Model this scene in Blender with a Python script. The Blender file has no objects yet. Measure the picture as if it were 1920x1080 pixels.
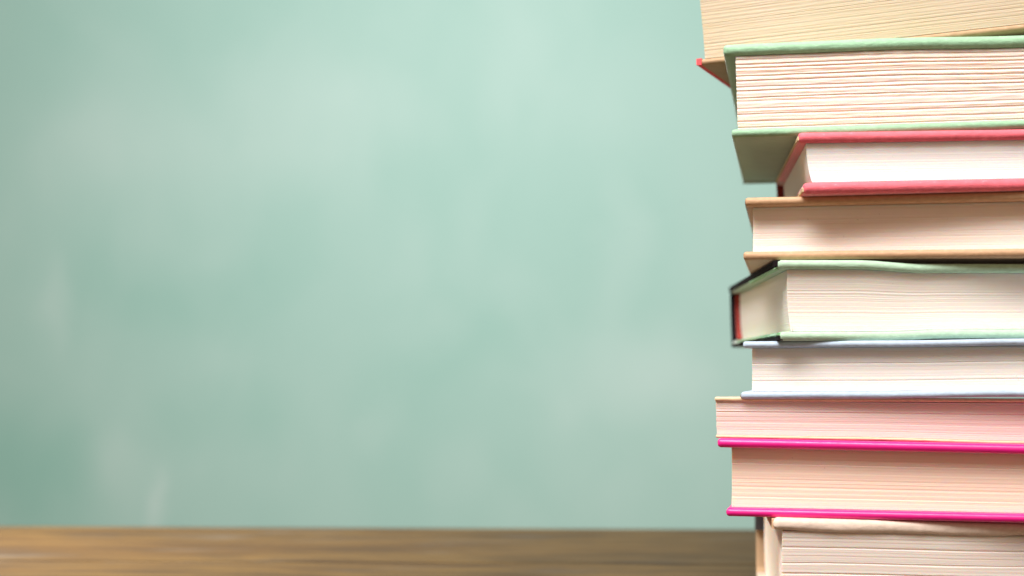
import bpy, bmesh, math, random
import numpy as np
from mathutils import Vector, noise

S = bpy.context.scene
R = math.radians

# ------------------------------------------------------------------ camera
FPX = 2666.67          # focal length in pixels of a 1920 wide picture (50 mm on 36 mm)
HOR = 690.0            # picture row of the horizon
CAMZ = 0.091           # lens height over the table top
cam_d = bpy.data.cameras.new("camera")
cam = bpy.data.objects.new("camera", cam_d)
S.collection.objects.link(cam)
cam.location = (0, 0, CAMZ)
cam.rotation_euler = (R(90), 0, 0)
cam_d.lens = 50; cam_d.sensor_width = 36
cam_d.shift_y = (HOR - 540) / 1920
cam_d.clip_start = 0.01; cam_d.clip_end = 60
cam_d.dof.use_dof = True
cam_d.dof.focus_distance = 0.497
cam_d.dof.aperture_fstop = 7.1
S.camera = cam

# ------------------------------------------------------------------ world + lamps
W = bpy.data.worlds.new("World"); S.world = W; W.use_nodes = True
bg = W.node_tree.nodes["Background"]
bg.inputs[0].default_value = (1.0, 0.73, 0.52, 1); bg.inputs[1].default_value = 0.42

def area(name, loc, target, size, power, col, sy=None, spread=180):
    d = bpy.data.lights.new(name, 'AREA'); d.energy = power; d.color = col
    d.spread = R(spread); d.shape = 'RECTANGLE'; d.size = size; d.size_y = sy or size
    o = bpy.data.objects.new(name, d); S.collection.objects.link(o)
    o.location = loc
    o.rotation_euler = (Vector(target) - Vector(loc)).to_track_quat('-Z', 'Y').to_euler()
    return o
area("key_lamp", (-0.60, -0.42, 1.82), (0.20, 0.5, 0.12), 1.15, 15.0, (1.0, 0.985, 0.965), spread=80)
area("added_side_light", (-0.58, 0.78, 0.40), (-0.24, 0.70, 0.0), 0.20, 1.9, (1.0, 0.88, 0.72), spread=50)  # added lamp, unseen; makes the table fall off from left to right
area("added_board_light", (-0.02, 0.22, 0.82), (-0.02, 1.5, 0.34), 0.5, 7.7, (1.0, 0.985, 1.0), spread=100)  # added lamp, unseen; brightens the chalkboard and shapes its gradient

S.view_settings.view_transform = 'Standard'
S.view_settings.look = 'None'
S.view_settings.gamma = 1; S.view_settings.exposure = 0
S.view_settings.use_curve_mapping = False

# ------------------------------------------------------------------ helpers
def link(o, parent=None):
    S.collection.objects.link(o)
    if parent: o.parent = parent
    return o

def mesh_obj(name, verts, faces, mat, parent=None, uvs=None, smooth=False):
    me = bpy.data.meshes.new(name)
    me.from_pydata([tuple(v) for v in verts], [], [tuple(f) for f in faces])
    if uvs is not None:
        uv = me.uv_layers.new(name="UVMap")
        li = np.empty(len(me.loops), dtype=np.int32); me.loops.foreach_get("vertex_index", li)
        uv.data.foreach_set("uv", np.asarray(uvs, dtype=np.float32)[li].ravel())
    me.materials.append(mat)
    bm = bmesh.new(); bm.from_mesh(me); bmesh.ops.recalc_face_normals(bm, faces=bm.faces)
    bm.to_mesh(me); bm.free()
    if smooth:
        me.polygons.foreach_set("use_smooth", [True] * len(me.polygons))
    me.update()
    return link(bpy.data.objects.new(name, me), parent)

class N:
    """tiny node-tree writer"""
    def __init__(s, name):
        s.m = bpy.data.materials.new(name); s.m.use_nodes = True
        s.t = s.m.node_tree; s.b = s.t.nodes["Principled BSDF"]
    def n(s, typ, **kw):
        x = s.t.nodes.new(typ)
        for k, v in kw.items():
            if k.startswith('_'): setattr(x, k[1:], v)
            else: x.inputs[k.replace('__', ' ')].default_value = v
        return x
    def l(s, a, b): s.t.links.new(a, b)
    def mapping(s, src, scale, loc=(0, 0, 0), rot=(0, 0, 0)):
        mp = s.n('ShaderNodeMapping'); mp.inputs['Scale'].default_value = scale
        mp.inputs['Location'].default_value = loc; mp.inputs['Rotation'].default_value = rot
        s.l(src, mp.inputs['Vector']); return mp.outputs[0]
    def noise(s, vec, scale, detail=3, rough=.5, dist=0):
        x = s.n('ShaderNodeTexNoise', Scale=scale, Detail=detail, Roughness=rough, Distortion=dist)
        s.l(vec, x.inputs['Vector']); return x.outputs['Fac']
    def ramp(s, fac, stops, interp='LINEAR'):
        r = s.n('ShaderNodeValToRGB'); r.color_ramp.interpolation = interp
        e = r.color_ramp.elements
        while len(e) < len(stops): e.new(.5)
        for q, (p, c) in zip(e, stops):
            q.position = p; q.color = (*c, 1) if len(c) == 3 else c
        s.l(fac, r.inputs[0]); return r.outputs[0]
    def mix(s, fac, a, b, mode='MIX'):
        x = s.n('ShaderNodeMix', _data_type='RGBA', _blend_type=mode)
        for sock, v in ((x.inputs[0], fac), (x.inputs[6], a), (x.inputs[7], b)):
            if hasattr(v, 'links') or hasattr(v, 'is_linked'): s.l(v, sock)
            elif isinstance(v, (int, float)): sock.default_value = v
            else: sock.default_value = (*v, 1)
        return x.outputs[2]
    def math(s, op, a, b=0.0, clamp=False):
        x = s.n('ShaderNodeMath', _operation=op, _use_clamp=clamp)
        for i, v in enumerate((a, b)):
            if isinstance(v, (int, float)): x.inputs[i].default_value = v
            else: s.l(v, x.inputs[i])
        return x.outputs[0]
    def bump(s, h, strength, dist):
        x = s.n('ShaderNodeBump', Strength=strength, Distance=dist)
        s.l(h, x.inputs['Height']); s.l(x.outputs[0], s.b.inputs['Normal'])

def g(v): return (v, v, v)

def cloth(name, col, rough=.75, weave=1.0, wear=.12, sheen=.35, wearcol=None):
    m = N(name); tc = m.n('ShaderNodeTexCoord').outputs['Object']
    fine = m.noise(tc, 2600, 2, .6)
    mid = m.noise(m.mapping(tc, (1, 1, 1.6)), 420, 4, .6)
    big = m.noise(tc, 45, 3, .5)
    c1 = m.mix(m.ramp(mid, [(.30, g(0)), (.72, g(1))]), tuple(c * .86 for c in col), tuple(min(1, c * 1.10) for c in col))
    wc = wearcol or tuple(min(1, c * .5 + .45) for c in col)
    w = m.math('MULTIPLY', m.ramp(mid, [(.62, g(0)), (.80, g(1))]), wear * 3)
    c2 = m.mix(w, c1, wc)
    c3 = m.mix(m.math('MULTIPLY', m.ramp(big, [(.35, g(0)), (.75, g(1))]), .22), c2, tuple(c * .82 for c in col))
    m.l(c3, m.b.inputs['Base Color']); m.b.inputs['Roughness'].default_value = rough
    m.b.inputs['Sheen Weight'].default_value = min(1, sheen * 2.0); m.b.inputs['Sheen Roughness'].default_value = .25
    h = m.math('ADD', m.math('MULTIPLY', fine, .6), mid)
    m.bump(h, .55 * weave, .00035)
    return m.m

def gloss(name, col, rough=.3):
    m = N(name); tc = m.n('ShaderNodeTexCoord').outputs['Object']
    big = m.noise(tc, 60, 4, .6)
    m.l(m.mix(m.ramp(big, [(.35, g(0)), (.7, g(1))]), col, tuple(c * .88 for c in col)), m.b.inputs['Base Color'])
    m.b.inputs['Roughness'].default_value = rough
    sc = m.noise(m.mapping(tc, (1, 3, 9)), 300, 4, .7)
    m.l(m.ramp(sc, [(.45, g(rough)), (.75, g(rough + .3))]), m.b.inputs['Roughness'])
    m.b.inputs['Coat Weight'].default_value = .3; m.b.inputs['Coat Roughness'].default_value = .3
    m.bump(m.noise(tc, 260, 3, .5), .15, .0004)
    return m.m

def paper(name, col, dark, lines=.4, period=.0009, coarse=.5, foxing=None, fox_amt=.0):
    """edges of stacked sheets; U runs along the sheets, V across them (metres)"""
    m = N(name); uv = m.n('ShaderNodeUVMap').outputs[0]
    a = m.noise(m.mapping(uv, (1.5, 1 / period, 1)), 1.0, 2, .7)
    b = m.noise(m.mapping(uv, (4, .45 / (period * 3.2), 1), loc=(3.1, 7.7, 0)), 1.0, 2, .6)
    c = m.noise(m.mapping(uv, (18, 2600, 1), loc=(1.1, 2.7, 0)), 1.0, 2, .6)
    f1 = m.math('MULTIPLY', m.ramp(a, [(.30, g(1)), (.70, g(0))]), lines)
    f2 = m.math('MULTIPLY', m.ramp(b, [(.25, g(1)), (.70, g(0))]), coarse)
    f3 = m.math('MULTIPLY', m.ramp(c, [(.35, g(1)), (.65, g(0))]), lines * .5)
    f = m.math('ADD', m.math('ADD', f1, f2), f3, clamp=True)
    colr = m.mix(f, col, dark)
    if foxing:
        q = m.noise(m.mapping(uv, (9, 26, 1), loc=(.4, .2, 0)), 1.0, 3, .5)
        colr = m.mix(m.math('MULTIPLY', m.ramp(q, [(.35, g(0)), (.62, g(1))]), fox_amt), colr, foxing)
    # small specks in the paper edge
    tc = m.n('ShaderNodeTexCoord').outputs['Object']
    sp = m.noise(tc, 900, 1, .5)
    colr = m.mix(m.math('MULTIPLY', m.ramp(sp, [(.77, g(0)), (.82, g(1))]), .3), colr, tuple(x * .5 for x in dark))
    m.l(colr, m.b.inputs['Base Color'])
    m.b.inputs['Roughness'].default_value = .9
    m.b.inputs['Specular IOR Level'].default_value = .15
    m.b.inputs['Subsurface Weight'].default_value = .7; m.b.inputs['Subsurface Scale'].default_value = .0022
    m.b.inputs['Subsurface Radius'].default_value = (1.0, .48, .26)
    m.bump(m.math('ADD', a, c), .35, .00015)
    return m.m

def plain(name, col, rough=.8):
    m = N(name); tc = m.n('ShaderNodeTexCoord').outputs['Object']
    q = m.noise(tc, 500, 4, .6)
    m.l(m.mix(q, tuple(c * .8 for c in col), tuple(min(1, c * 1.15) for c in col)), m.b.inputs['Base Color'])
    m.b.inputs['Roughness'].default_value = rough
    m.bump(q, .3, .0003)
    return m.m

# ------------------------------------------------------------------ setting: chalkboard and table
def rounded_slab(name, x0, x1, y0, y1, z0, z1, bev, mat):
    bm = bmesh.new(); bmesh.ops.create_cube(bm, size=1)
    for v in bm.verts:
        v.co = Vector(((x0 + x1) / 2 + v.co.x * (x1 - x0), (y0 + y1) / 2 + v.co.y * (y1 - y0), (z0 + z1) / 2 + v.co.z * (z1 - z0)))
    bmesh.ops.bevel(bm, geom=bm.edges[:], offset=bev, segments=3, affect='EDGES', profile=.5)
    me = bpy.data.meshes.new(name); bm.to_mesh(me); bm.free(); me.materials.append(mat)
    return link(bpy.data.objects.new(name, me))

m = N("chalkboard_paint"); tc = m.n('ShaderNodeTexCoord').outputs['Object']
big = m.noise(m.mapping(tc, (1, 1, .8), loc=(2.3, 0, 1.1), rot=(0, R(35), 0)), 2.6, 3, .5, .3)
med = m.noise(m.mapping(tc, (1, 1, .7), loc=(7.3, 0, 3.1), rot=(0, R(-20), 0)), 7.5, 3, .5, .4)
smear = m.noise(m.mapping(tc, (1, 1, .38), loc=(1.7, 0, .9)), 11, 2, .45, .2)
f = m.math('ADD', m.math('MULTIPLY', m.ramp(big, [(.32, g(0)), (.68, g(1))]), .13),
           m.math('ADD', m.math('MULTIPLY', m.ramp(med, [(.38, g(0)), (.68, g(1))]), .08),
                  m.math('MULTIPLY', m.ramp(smear, [(.50, g(0)), (.75, g(1))]), .06)))
# wiped chalk marks on the board plus one painted corner shade, in metres on its face: x, z, half width, half height, strength
wob = m.n('ShaderNodeTexNoise', Scale=9.0, Detail=2.0); m.l(tc, wob.inputs['Vector'])
vm = m.n('ShaderNodeVectorMath', _operation='MULTIPLY_ADD'); m.l(wob.outputs['Color'], vm.inputs[0])
vm.inputs[1].default_value = (.10, 0, .10); m.l(tc, vm.inputs[2]); bc = vm.outputs[0]
MARKS_AND_SHADE = [(-.22, .35, .20, .14, .42), (.08, .40, .20, .16, .08), (.14, .07, .15, .10, .38), (-.36, -.05, .018, .055, .45),
         (-.50, .15, .025, .085, .30), (-.05, -.01, .045, .06, .10), (.12, .21, .035, .12, .22), (-.44, .33, .14, .14, .35),
         (-.10, .13, .07, .05, .18), (-.13, .03, .03, .05, .16), (-.41, .0, .04, .06, .14),
         (-.14, .29, .10, .09, -.16), (-.36, .16, .15, .08, -.22), (-.02, .12, .14, .07, -.18), (-.30, .04, .14, .07, -.20), (-.52, -.02, .14, .12, -.45)]  # last entry: light falling off in the lower left corner, painted as darker board
for (bx, bz, rx, rz, st) in MARKS_AND_SHADE:
    q = m.mapping(bc, (1 / rx, 0, 1 / rz), loc=(-(bx + .05) / rx, 0, -(bz + .05) / rz))
    ln = m.n('ShaderNodeVectorMath', _operation='LENGTH'); m.l(q, ln.inputs[0])
    soft = m.ramp(ln.outputs['Value'], [(0, g(1)), (1, g(0))], 'EASE')
    f = m.math('ADD', f, m.math('MULTIPLY', soft, st * .50))
f = m.math('ADD', f, .25, clamp=True)
m.l(m.mix(f, (.138, .300, .252), (.385, .470, .450)), m.b.inputs['Base Color'])
m.b.inputs['Roughness'].default_value = .85
board = rounded_slab('chalkboard', -2.2, 2.2, 1.5, 1.53, -1.0, 2.2, .003, m.m)
board['label'] = 'green chalkboard with faint chalk smudges filling the background behind the books'
board['category'] = 'chalkboard'

m = N("stained_wood"); tc = m.n('ShaderNodeTexCoord').outputs['Object']
warp = m.noise(m.mapping(tc, (2.2, 9, 1)), 1.0, 3, .5)
vm = m.n('ShaderNodeVectorMath', _operation='MULTIPLY_ADD')
cv = m.n('ShaderNodeCombineXYZ'); m.l(warp, cv.inputs[1])
m.l(cv.outputs[0], vm.inputs[0]); vm.inputs[1].default_value = (0, .05, 0); m.l(tc, vm.inputs[2])
w = vm.outputs[0]
broad = m.noise(m.mapping(w, (3.6, 19, 1), loc=(.5, .4, 0)), 1.0, 4, .55)
grain = m.noise(m.mapping(w, (13, 150, 1)), 1.0, 5, .65)
fib = m.noise(m.mapping(w, (70, 950, 1)), 1.0, 3, .6)
c = m.ramp(broad, [(.30, (.042, .022, .008)), (.44, (.076, .040, .011)), (.54, (.110, .064, .018)), (.66, (.070, .040, .012)), (.76, (.044, .027, .011))])
c = m.mix(m.math('MULTIPLY', m.ramp(grain, [(.38, g(1)), (.56, g(0))]), .75), c, (.030, .019, .012))
c = m.mix(m.math('MULTIPLY', m.ramp(fib, [(.40, g(1)), (.60, g(0))]), .45), c, (.036, .023, .014))
wn = m.noise(m.mapping(w, (9, 42, 1), loc=(5, 2, 0)), 1.0, 4, .6)
c = m.mix(m.math('MULTIPLY', m.ramp(wn, [(.58, g(0)), (.72, g(1))]), .45), c, (.10, .095, .09))
for (kx, ky, rx, ry, st) in ((.0, .634, .030, .010, .75), (-.30, .70, .06, .012, .35), (.05, .672, .05, .009, .45), (-.12, .76, .05, .012, .3)):
    q = m.mapping(w, (1 / rx, 1 / ry, 0), loc=(-kx / rx, -(ky + .025) / ry, 0))
    ln = m.n('ShaderNodeVectorMath', _operation='LENGTH'); m.l(q, ln.inputs[0])
    c = m.mix(m.math('MULTIPLY', m.math('MULTIPLY', m.ramp(ln.outputs['Value'], [(0, g(1)), (1, g(0))], 'EASE'), m.ramp(grain, [(.35, g(1)), (.6, g(.3))])), st), c, (.045, .040, .040))
m.l(c, m.b.inputs['Base Color'])
m.l(m.ramp(grain, [(.3, g(.62)), (.7, g(.46))]), m.b.inputs['Roughness'])
m.b.inputs['Specular IOR Level'].default_value = .12
m.bump(m.math('ADD', grain, m.math('MULTIPLY', fib, .4)), .35, .0006)
wood = m.m
# the table top: boards side by side in one mesh, thin gaps between them
def table_top():
    bm = bmesh.new()
    edges = [0.10, 0.235, 0.37, 0.525, 0.665, 0.8085]
    for a, b in zip(edges[:-1], edges[1:]):
        t = bmesh.new(); bmesh.ops.create_cube(t, size=1)
        y0, y1 = a + .0003, b - .0003
        for v in t.verts:
            v.co = Vector((v.co.x * 2.6, (y0 + y1) / 2 + v.co.y * (y1 - y0), -.014 + v.co.z * .028))
        bmesh.ops.bevel(t, geom=t.edges[:], offset=.0007, segments=2, affect='EDGES')
        me = bpy.data.meshes.new('tmp'); t.to_mesh(me); t.free(); bm.from_mesh(me); bpy.data.meshes.remove(me)
    me = bpy.data.meshes.new('wooden_table'); bm.to_mesh(me); bm.free(); me.materials.append(wood)
    return link(bpy.data.objects.new('wooden_table', me))
tt = table_top(); tt.rotation_euler = (0, 0, R(-2.1)); tt.location = (0, -.002, 0)
tt['label'] = 'brown weathered wooden table top carrying the stack of books'; tt['category'] = 'table'

# ------------------------------------------------------------------ books
def sm(t): return t * t * (3 - 2 * t)
def interp(pts, x):
    if x <= pts[0][0]: return pts[0][1]
    for (a, ya), (b, yb) in zip(pts[:-1], pts[1:]):
        if x <= b: return ya + (yb - ya) * sm((x - a) / (b - a)) if len(pts) > 2 else ya + (yb - ya) * (x - a) / (b - a)
    return pts[-1][1]

class Book:
    """local frame: origin on the table-level point under the front left corner, x along the fore-edge,
    y towards the spine, z up.  Profiles top(x) and bot(x) are heights of the two outer faces."""
    def __init__(s, label, px, d, yaw, top, bot, D, L=.25, seed=1, bulge=.006, cat='book', taper=0., shift=0.):
        s.D, s.L, s.bulge = D, L, bulge; s.taper = taper; s.shift = shift
        s.rng = random.Random(seed); s.seed = seed
        X0 = (px - 960) * d / FPX; t = math.tan(R(yaw))
        s.e = bpy.data.objects.new('book', None); link(s.e)
        s.e.empty_display_size = .02
        s.e.location = (X0, d, 0); s.e.rotation_euler = (0, 0, -R(yaw))
        s.e['label'] = label; s.e['category'] = cat; s.e['group'] = 'books piled on the wooden table'
        def conv(pts):
            out = []
            for p, y in pts:
                k = (p - 960) / FPX
                dd = (d + X0 * t) / (1 + k * t)
                out.append((((k * dd - X0) / math.cos(R(yaw))), CAMZ + (HOR - y) * dd / FPX))
            return out
        tp, bp = conv(top), conv(bot)
        s.top = lambda x: interp(tp, x)
        s.bot = lambda x: interp(bp, x)
        s.z0 = min(s.bot(0), s.bot(.1))

    def cover(s, which, th, mat, x0=0., y0=0., y1=None, name='cover', r=None, rough=.00008, wav=0., endr=None, label=None):
        y1 = s.D if y1 is None else y1
        r = th * .497 if r is None else r
        endr = th * .3 if endr is None else endr
        xs = [x0, x0 + endr * .3, x0 + endr] + list(np.linspace(x0 + endr + .0008, x0 + s.L, 150))
        ins = [endr, endr * .35, 0] + [0] * 150
        sec = []                                            # (y, v) v in 0..th from the lower face
        for k in range(7):
            a = math.pi / 2 * k / 6
            sec.append((y0 + r - r * math.sin(a), r - r * math.cos(a)))
        for k in range(7):
            a = math.pi / 2 * k / 6
            sec.append((y0 + r - r * math.cos(a), th - r + r * math.sin(a)))
        for yy in np.linspace(y0 + .01, y1, 8)[:-1]: sec.append((yy, th))
        sec.append((y1, th)); sec.append((y1, 0))
        for yy in np.linspace(y1, y0 + .01, 8)[1:]: sec.append((yy, 0))
        # order: bottom-front -> top-front -> back -> bottom
        V = []; ns = len(sec)
        for i, (x, q) in enumerate(zip(xs, ins)):
            base = s.top(x) - th if which == 'top' else s.bot(x)
            wz = wav * noise.noise(Vector((x * 28, s.seed * 3.1, .2)))
            for j, (y, v) in enumerate(sec):
                f = rough * noise.noise(Vector((x * 900, y * 900, v * 900 + s.seed)))
                f2 = rough * 1.6 * noise.noise(Vector((x * 120, v * 200, s.seed * 1.7)))
                vv = q + v * (th - 2 * q) / th
                yy = max(y, y0 + q) if y < y0 + th else y
                lw = wz * (1 - v / th) if which == 'top' else wz * (v / th)
                V.append((x, yy + (f + f2 if y < y0 + th else 0), base + vv + f * .5 + lw - (s.taper * y if which == 'top' else 0)))
        F = []
        for i in range(len(xs) - 1):
            for j in range(ns):
                k = (j + 1) % ns
                F.append((i * ns + j, i * ns + k, (i + 1) * ns + k, (i + 1) * ns + j))
        F.append(tuple(range(ns))[::-1]); F.append(tuple((len(xs) - 1) * ns + j for j in range(ns)))
        o = mesh_obj(name, V, F, mat, s.e, smooth=True)
        me = o.data
        for p in me.polygons:
            if len(p.vertices) > 4: p.use_smooth = False
        if label: o['label'] = label
        return o

    def end_strip(s, cov, name, mat, which, th, z_lo, z_hi, ya, yb, x0=0., out=.0004):
        """thin strip let into the left end of a cover board"""
        V = []; F = []
        n = 30
        for i in range(n + 1):
            y = ya + (yb - ya) * i / n
            jit = .00012 * noise.noise(Vector((y * 300, s.seed, z_lo * 1000)))
            base = s.top(x0) - th - s.taper * y if which == 'top' else s.bot(x0)
            for (xx, zz) in ((x0 + .001, z_lo), (x0 - out, z_lo + .0001), (x0 - out, z_hi - .0001), (x0 + .001, z_hi)):
                V.append((xx - (jit if xx < x0 else 0), y, base + zz + jit))
        for i in range(n):
            for j in range(4):
                k = (j + 1) % 4
                F.append((i * 4 + j, i * 4 + k, i * 4 + 4 + k, i * 4 + 4 + j))
        F.append((0, 1, 2, 3)); F.append((n * 4, n * 4 + 1, n * 4 + 2, n * 4 + 3))
        return mesh_obj(name, V, F, mat, cov)

    def pages(s, mat, tht, thb, xl, set_, amp=.00012, per=.0035, groove=.0004, pitch=.00032, concave=.001,
              skew=0., wav=.00005, ragged=0., gap=.0001, back=.003, lean=0.):
        """page block: rows of sheet edges, each row stepping in and out a little"""
        T0 = s.top(.05) - tht - s.bot(.05) - thb
        nr = max(12, int(T0 / pitch)); rng = s.rng
        nx, ny = 150, 22
        xs = xl + (s.L - xl - .002) * (np.linspace(0, 1, nx) ** 1.15)
        ys = np.linspace(s.D - back, set_, ny)[:-1]
        V = []; UV = []; F = []
        nxt = rng.uniform(.3, 1) * per; acc = 0
        per_row = len(ys) + nx + 1
        for i in range(nr + 1):
            t = i / nr; acc += pitch
            off = rng.gauss(0, amp)
            if acc > nxt:
                off += groove * rng.uniform(.5, 1.2); acc = 0; nxt = per * rng.uniform(.55, 1.45)
            offl = rng.gauss(0, amp * .8)
            cc = concave * 4 * t * (1 - t)
            wph = s.seed * 5.3 + i * .17
            row = []
            for y in ys: row.append((xl + skew * t + offl + lean * (1 - t) ** 3, y, 0))
            for x in xs: row.append((x + (skew * t + lean * (1 - t) ** 3 + offl if x < xl + .001 else 0), set_ + cc + off, 1))
            row.append((xs[-1], s.D - back, 2))
            for j, (x, y, kind) in enumerate(row):
                lo = s.bot(x) + thb + gap; hi = s.top(x) - tht - gap - s.taper * y
                w_ = math.sin(math.pi * t) * wav * (noise.noise(Vector((x * 22, t * 5 + s.seed, 1))) + .4 * noise.noise(Vector((x * 90, t * 30, s.seed))))
                yo = 0
                if kind == 1:
                    yo = ragged * noise.noise(Vector((x * 160, i * 3.7, s.seed))) + amp * .5 * noise.noise(Vector((x * 14, i * 1.9, s.seed + 9)))
                    u = .2 + x
                else:
                    u = .2 + xl - (y - set_)
                V.append((x, y + yo, lo + (hi - lo) * t + w_)); UV.append((u + s.seed * .37, t * T0 + s.seed * .11))
        n = per_row
        for i in range(nr):
            for j in range(n):
                k = (j + 1) % n
                F.append((i * n + j, i * n + k, (i + 1) * n + k, (i + 1) * n + j))
        F.append(tuple(range(n))[::-1]); F.append(tuple(nr * n + j for j in range(n)))
        return mesh_obj('page_block', V, F, mat, s.e, uvs=UV)

    def spine(s, mat, th=.0022, x0=0., y_in=.0005, inset=.0002, bulge=None, name='spine', parent=None, sc=0.):
        bulge = s.bulge if bulge is None else bulge
        xs = np.linspace(x0, x0 + s.L - .001, 30); n = 14; V = []; F = []
        for x in xs:
            lo, hi = s.bot(x) + inset, s.top(x) - inset - s.taper * s.D
            H = hi - lo
            for k in range(n + 1):
                t = k / n; b = bulge * math.sqrt(max(0, 1 - (2 * t - 1) ** 2)) * .8 + bulge * .2
                V.append((x + s.shift * (1 - t), s.D - sc + y_in + b, lo + H * t))
            for k in range(n, -1, -1):
                t = k / n; b = bulge * math.sqrt(max(0, 1 - (2 * t - 1) ** 2)) * .8 + bulge * .2
                V.append((x + s.shift * (1 - t), s.D - sc + y_in + b - th, lo + th * .6 + (H - 1.2 * th) * t))
        m_ = 2 * (n + 1)
        for i in range(len(xs) - 1):
            for j in range(m_):
                k = (j + 1) % m_
                F.append((i * m_ + j, i * m_ + k, (i + 1) * m_ + k, (i + 1) * m_ + j))
        for e in (0, len(xs) - 1):
            for k in range(n):
                F.append((e * m_ + k, e * m_ + k + 1, e * m_ + m_ - 2 - k, e * m_ + m_ - 1 - k))
        return mesh_obj(name, V, F, mat, parent or s.e, smooth=False)

MM = .001
# --- bottom book, thick soft wrapper
b = Book('thick book in a soft cream wrapper with dark spine end, lowest in the pile',
         1450, .4905, 7.0, [(1450, 972), (1920, 982)], [(1450, 1175), (1920, 1180)], .118, seed=11, bulge=.004)
vel = cloth('cream_wrapper', (.80, .64, .53), .7, .6, .05, .1)
cv1 = b.cover('top', 4.3 * MM, vel, r=1.9 * MM, wav=1.3 * MM, rough=.00012, endr=1.6 * MM)
b.cover('bottom', 2.2 * MM, vel, y0=.001)
b.pages(paper('grey_signature_paper', (.88, .79, .73), (.79, .67, .60), .06, .0024, .60), 4.3 * MM, 2.2 * MM, 2.6 * MM, 1.6 * MM,
        amp=.00003, per=.0046, groove=.0004, concave=.0008, pitch=.0004, wav=.0004, skew=.0006, lean=.001)
sp = b.spine(plain('tan_spine_cloth', (.58, .40, .24)), th=2.4 * MM)
# dark patch at the head of the spine
lab = plain('dark_spine_label', (.035, .03, .035), .6)
zt = b.top(0); V = []; F = []
for (xx, yy) in ((-.0005, b.D - .001), (-.0005, b.D + .0062), (.03, b.D + .0062), (.03, b.D - .001)):
    V += [(xx, yy, zt - .0172), (xx, yy, zt - .0007)]
F = [(0, 2, 3, 1), (2, 4, 5, 3), (4, 6, 7, 5), (6, 0, 1, 7), (1, 3, 5, 7), (0, 6, 4, 2)]
mesh_obj('spine_label', V, F, lab, sp)
b.end_strip(cv1, 'folded_corner', plain('fold_tan', (.70, .45, .27)), 'top', 4.3 * MM, .5 * MM, 3.9 * MM, .002, .11, out=.0003)

# --- magenta book
b = Book('glossy magenta hardback with peach page edges, second from the table',
         1345, .500, 14.0, [(1345, 822), (1920, 834)], [(1345, 968), (1920, 981)], .125, seed=12, shift=3.1*MM)
mag = gloss('magenta_boards', (.90, .010, .27), .34)
c = b.cover('top', 3.2 * MM, mag, rough=.00003)
c2 = b.cover('bottom', 2.9 * MM, mag, x0=3.1 * MM, rough=.00003)
b.end_strip(c2, 'board_core', plain('grey_board_core', (.28, .26, .30)), 'bottom', 2.9 * MM, .9 * MM, 2.1 * MM, .001, .12, x0=3.1 * MM, out=.0002)
b.pages(paper('peach_paper', (.90, .73, .61), (.81, .61, .48), .28, .0008, .30), 3.2 * MM, 2.9 * MM, 4.6 * MM, 4.2 * MM,
        amp=.00003, per=.006, groove=.00010, concave=.0012)
b.spine(mag)

# --- cream paperback
b = Book('thin cream paperback with page edges tinted with pink bounce light, lying on the magenta book',
         1340, .5035, 12.0, [(1340, 744), (1920, 747.5)], [(1340, 821), (1600, 825), (1920, 833)], .120, seed=13, bulge=.001, taper=.022)
crm = cloth('cream_card', (.84, .62, .40), .65, .4, .10, .05)
b.cover('top', 1.45 * MM, crm, rough=.0001, wav=.0003)
b.cover('bottom', 1.0 * MM, crm, rough=.0001, x0=.0004)
b.pages(paper('pink_bounce_paper', (.84, .71, .65), (.77, .57, .53), .35, .0011, .40), 1.45 * MM, 1.0 * MM, .7 * MM, .9 * MM,  # pink bounce from the magenta cover is put into the paper colour
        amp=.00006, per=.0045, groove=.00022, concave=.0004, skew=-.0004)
b.spine(crm, th=1.0 * MM)

# --- pale blue book
b = Book('pale blue cloth hardback with white page edges, under the mint book with the black spine',
         1393, .500, 14.0, [(1393, 640), (1700, 638), (1920, 634.5)], [(1389, 748), (1600, 747.5), (1920, 744.5)], .115, seed=14)
blu = cloth('pale_blue_cloth', (.47, .58, .71), .7, .7, .08, .1)
c = b.cover('top', 2.3 * MM, blu); c2 = b.cover('bottom', 2.5 * MM, blu, x0=-.7 * MM)
b.end_strip(c2, 'board_core', plain('brown_board_core', (.30, .20, .18)), 'bottom', 2.5 * MM, .5 * MM, 1.5 * MM, .001, .11, x0=-.7 * MM, out=.0002)
b.pages(paper('soft_white_paper', (.84, .80, .77), (.74, .65, .58), .30, .0008, .25), 2.3 * MM, 2.5 * MM, 2.9 * MM, 3.2 * MM,
        amp=.00002, per=.0095, groove=.0003, concave=.0009)
b.spine(blu)

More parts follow.
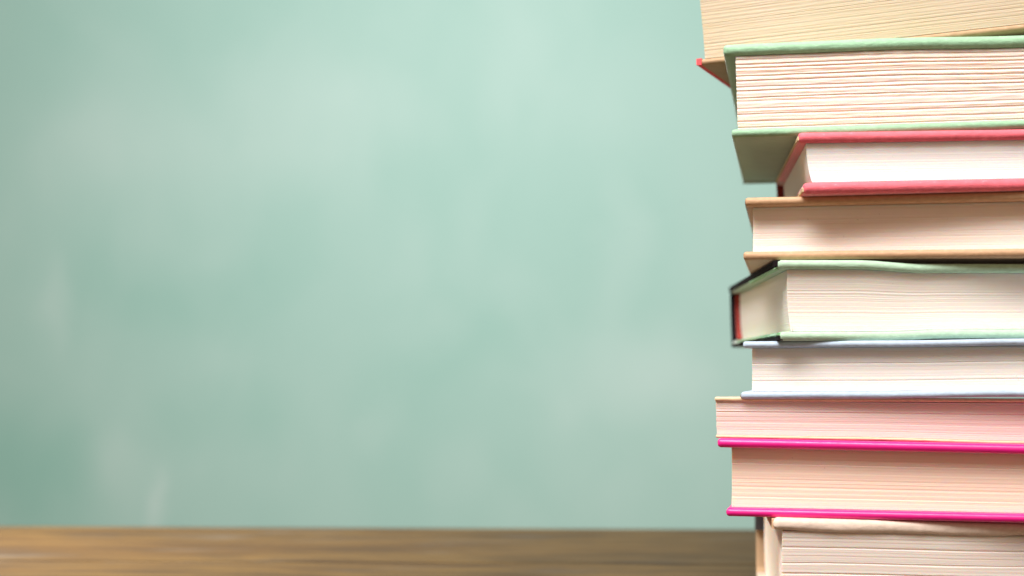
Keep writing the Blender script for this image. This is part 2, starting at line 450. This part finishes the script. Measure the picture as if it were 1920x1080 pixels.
# --- green boards, black spine, red lining
b = Book('mint green hardback with black spine and red lining, angled so its shaded end shows',
         1458, .493, 3.2, [(1458, 487), (1600, 487), (1740, 494), (1920, 494)], [(1458, 639), (1650, 639), (1790, 634.5), (1920, 634.5)], .165, seed=15, bulge=.003, shift=.9*MM)
mint = cloth('mint_cloth', (.46, .66, .48), .75, .8, .15, .35)
blk = cloth('black_cloth', (.016, .010, .012), .9, .6, .04, .0, wearcol=(.06, .03, .04)); blk.node_tree.nodes['Principled BSDF'].inputs['Specular IOR Level'].default_value = .1
grn = cloth('bright_green_cloth', (.26, .55, .26), .7, .6, .1, .2)
for wh, th, x0 in (('top', 3.2 * MM, 0.), ('bottom', 3.2 * MM, .9 * MM)):
    c = b.cover(wh, th, mint, x0=x0, rough=.0001)
    if wh == 'top':
        b.end_strip(c, 'cloth_edge', blk, wh, th, .9 * MM, 3.1 * MM, .0006, b.D + .001, x0=x0, out=.0008)
        b.end_strip(c, 'turned_in_lip', grn, wh, th, .0 * MM, .8 * MM, .0016, .085, x0=x0, out=.0006)
    else:
        b.end_strip(c, 'cloth_edge', blk, wh, th, .1 * MM, 1.7 * MM, .0006, b.D + .001, x0=x0, out=.0006)
        b.end_strip(c, 'turned_in_lip', grn, wh, th, 1.9 * MM, 2.9 * MM, .0012, b.D - .03, x0=x0, out=.0010)
b.pages(paper('white_paper', (.83, .765, .70), (.76, .66, .57), .20, .0007, .20), 3.2 * MM, 3.2 * MM, 3.7 * MM, 2.0 * MM,
        amp=.00002, per=.006, groove=.00006, concave=.0016, lean=.0012, back=.004)
sp = b.spine(blk, th=1.6 * MM, x0=-.0003)
b.spine(cloth('red_lining_cloth', (.44, .04, .025), .7, .6, .1, .1), th=1.3 * MM, x0=2.0 * MM, inset=3.4 * MM, y_in=.0005, sc=.0018, name='spine_lining', parent=sp)

# --- brown book
b = Book('tan brown hardback, its page edges half in shadow, right under the red book',
         1397, .500, 11.0, [(1397, 370), (1920, 358)], [(1393, 487.5), (1920, 482)], .118, seed=16)
brn = cloth('tan_paper_boards', (.56, .335, .185), .6, .5, .10, .15)
c = b.cover('top', 3.0 * MM, brn, rough=.00005)
b.end_strip(c, 'board_core', plain('dark_board_core', (.13, .07, .06)), 'top', 3.0 * MM, .7 * MM, 1.7 * MM, .0006, .11, out=.0001)
b.cover('bottom', 3.0 * MM, brn, x0=-.6 * MM, rough=.00005)
b.pages(paper('warm_white_paper', (.86, .78, .73), (.75, .61, .51), .30, .0007, .22), 3.0 * MM, 3.0 * MM, 2.6 * MM, 5.2 * MM,
        amp=.00002, per=.009, groove=.00010, concave=.0010)
b.spine(brn)

# --- red book
b = Book('small coral red cloth hardback with bright white pages, between the brown and the green book',
         1497, .489, 6.9, [(1497, 247.5), (1920, 241)], [(1505, 363.5), (1920, 356)], .118, seed=17, bulge=.004, shift=1.6*MM)
red = cloth('coral_red_cloth', (.82, .145, .185), .72, .9, .16, .45, wearcol=(.95, .45, .48))
core = plain('cream_board_core', (.66, .50, .30))
for wh, th, x0 in (('top', 3.6 * MM, 0.), ('bottom', 4.0 * MM, 1.6 * MM)):
    c = b.cover(wh, th, red, x0=x0, rough=.0001)
    b.end_strip(c, 'board_core', core, wh, th, .8 * MM, 2.2 * MM, .0006, b.D - .004, x0=x0, out=.0003)
b.pages(paper('bright_white_paper', (.82, .785, .76), (.77, .71, .67), .20, .0008, .15), 3.6 * MM, 4.0 * MM, 3.6 * MM, 1.9 * MM,
        amp=.000015, per=.006, groove=.00004, concave=.0010, lean=.0012, skew=-.0008)
b.spine(cloth('dark_red_spine_cloth', (.30, .03, .025), .7, .6, .05, .1), th=2.0 * MM)

# --- green cloth book
b = Book('large sage green cloth hardback with rough deckled pages, second from the top',
         1356, .500, 11.0, [(1356, 82), (1640, 70), (1920, 64)], [(1372, 257), (1920, 240)], .130, seed=18, shift=2.9*MM)
sage = cloth('sage_green_cloth', (.30, .51, .32), .78, 1.1, .16, .45)
b.cover('top', 4.2 * MM, sage, rough=.00012)
b.cover('bottom', 2.9 * MM, sage, x0=2.9 * MM, rough=.00012)
b.pages(paper('deckled_paper', (.78, .71, .66), (.74, .57, .45), .14, .0014, .70), 4.2 * MM, 2.9 * MM, 5.0 * MM, 1.6 * MM,
        amp=.00005, per=.0018, groove=.00036, concave=.0004, pitch=.00042, wav=.0003, ragged=.00012, skew=-.0008)
b.spine(sage)

# --- top book
b = Book('bulky old book with yellowed page edges and a red cover rim, topmost of the pile',
         1302, .5315, 23.5, [(1302, -150), (1920, -260)], [(1302, 119), (1920, 52)], .14, L=.24, seed=19)
tan = cloth('brown_paper_boards', (.42, .27, .15), .75, .5, .08, .1)
c = b.cover('bottom', 2.2 * MM, tan, y0=.0035, x0=.0008)
b.end_strip(c, 'red_rim', plain('red_rim_cloth', (.75, .07, .08)), 'bottom', 2.2 * MM, -.05 * MM, 2.4 * MM, .0030, .14, x0=.0008, out=.0009)
b.cover('top', 2.2 * MM, tan, y0=.0035, x0=.0008)
b.pages(paper('yellowed_paper', (.51, .41, .32), (.43, .325, .24), .26, .0010, .28, foxing=(.42, .37, .22), fox_amt=.45), 2.2 * MM, 2.2 * MM, 2.9 * MM, 4.2 * MM,
        amp=.00004, per=.004, groove=.00014, concave=.002, pitch=.0003, wav=.0003, ragged=.00006, skew=-.0055)
b.spine(tan)
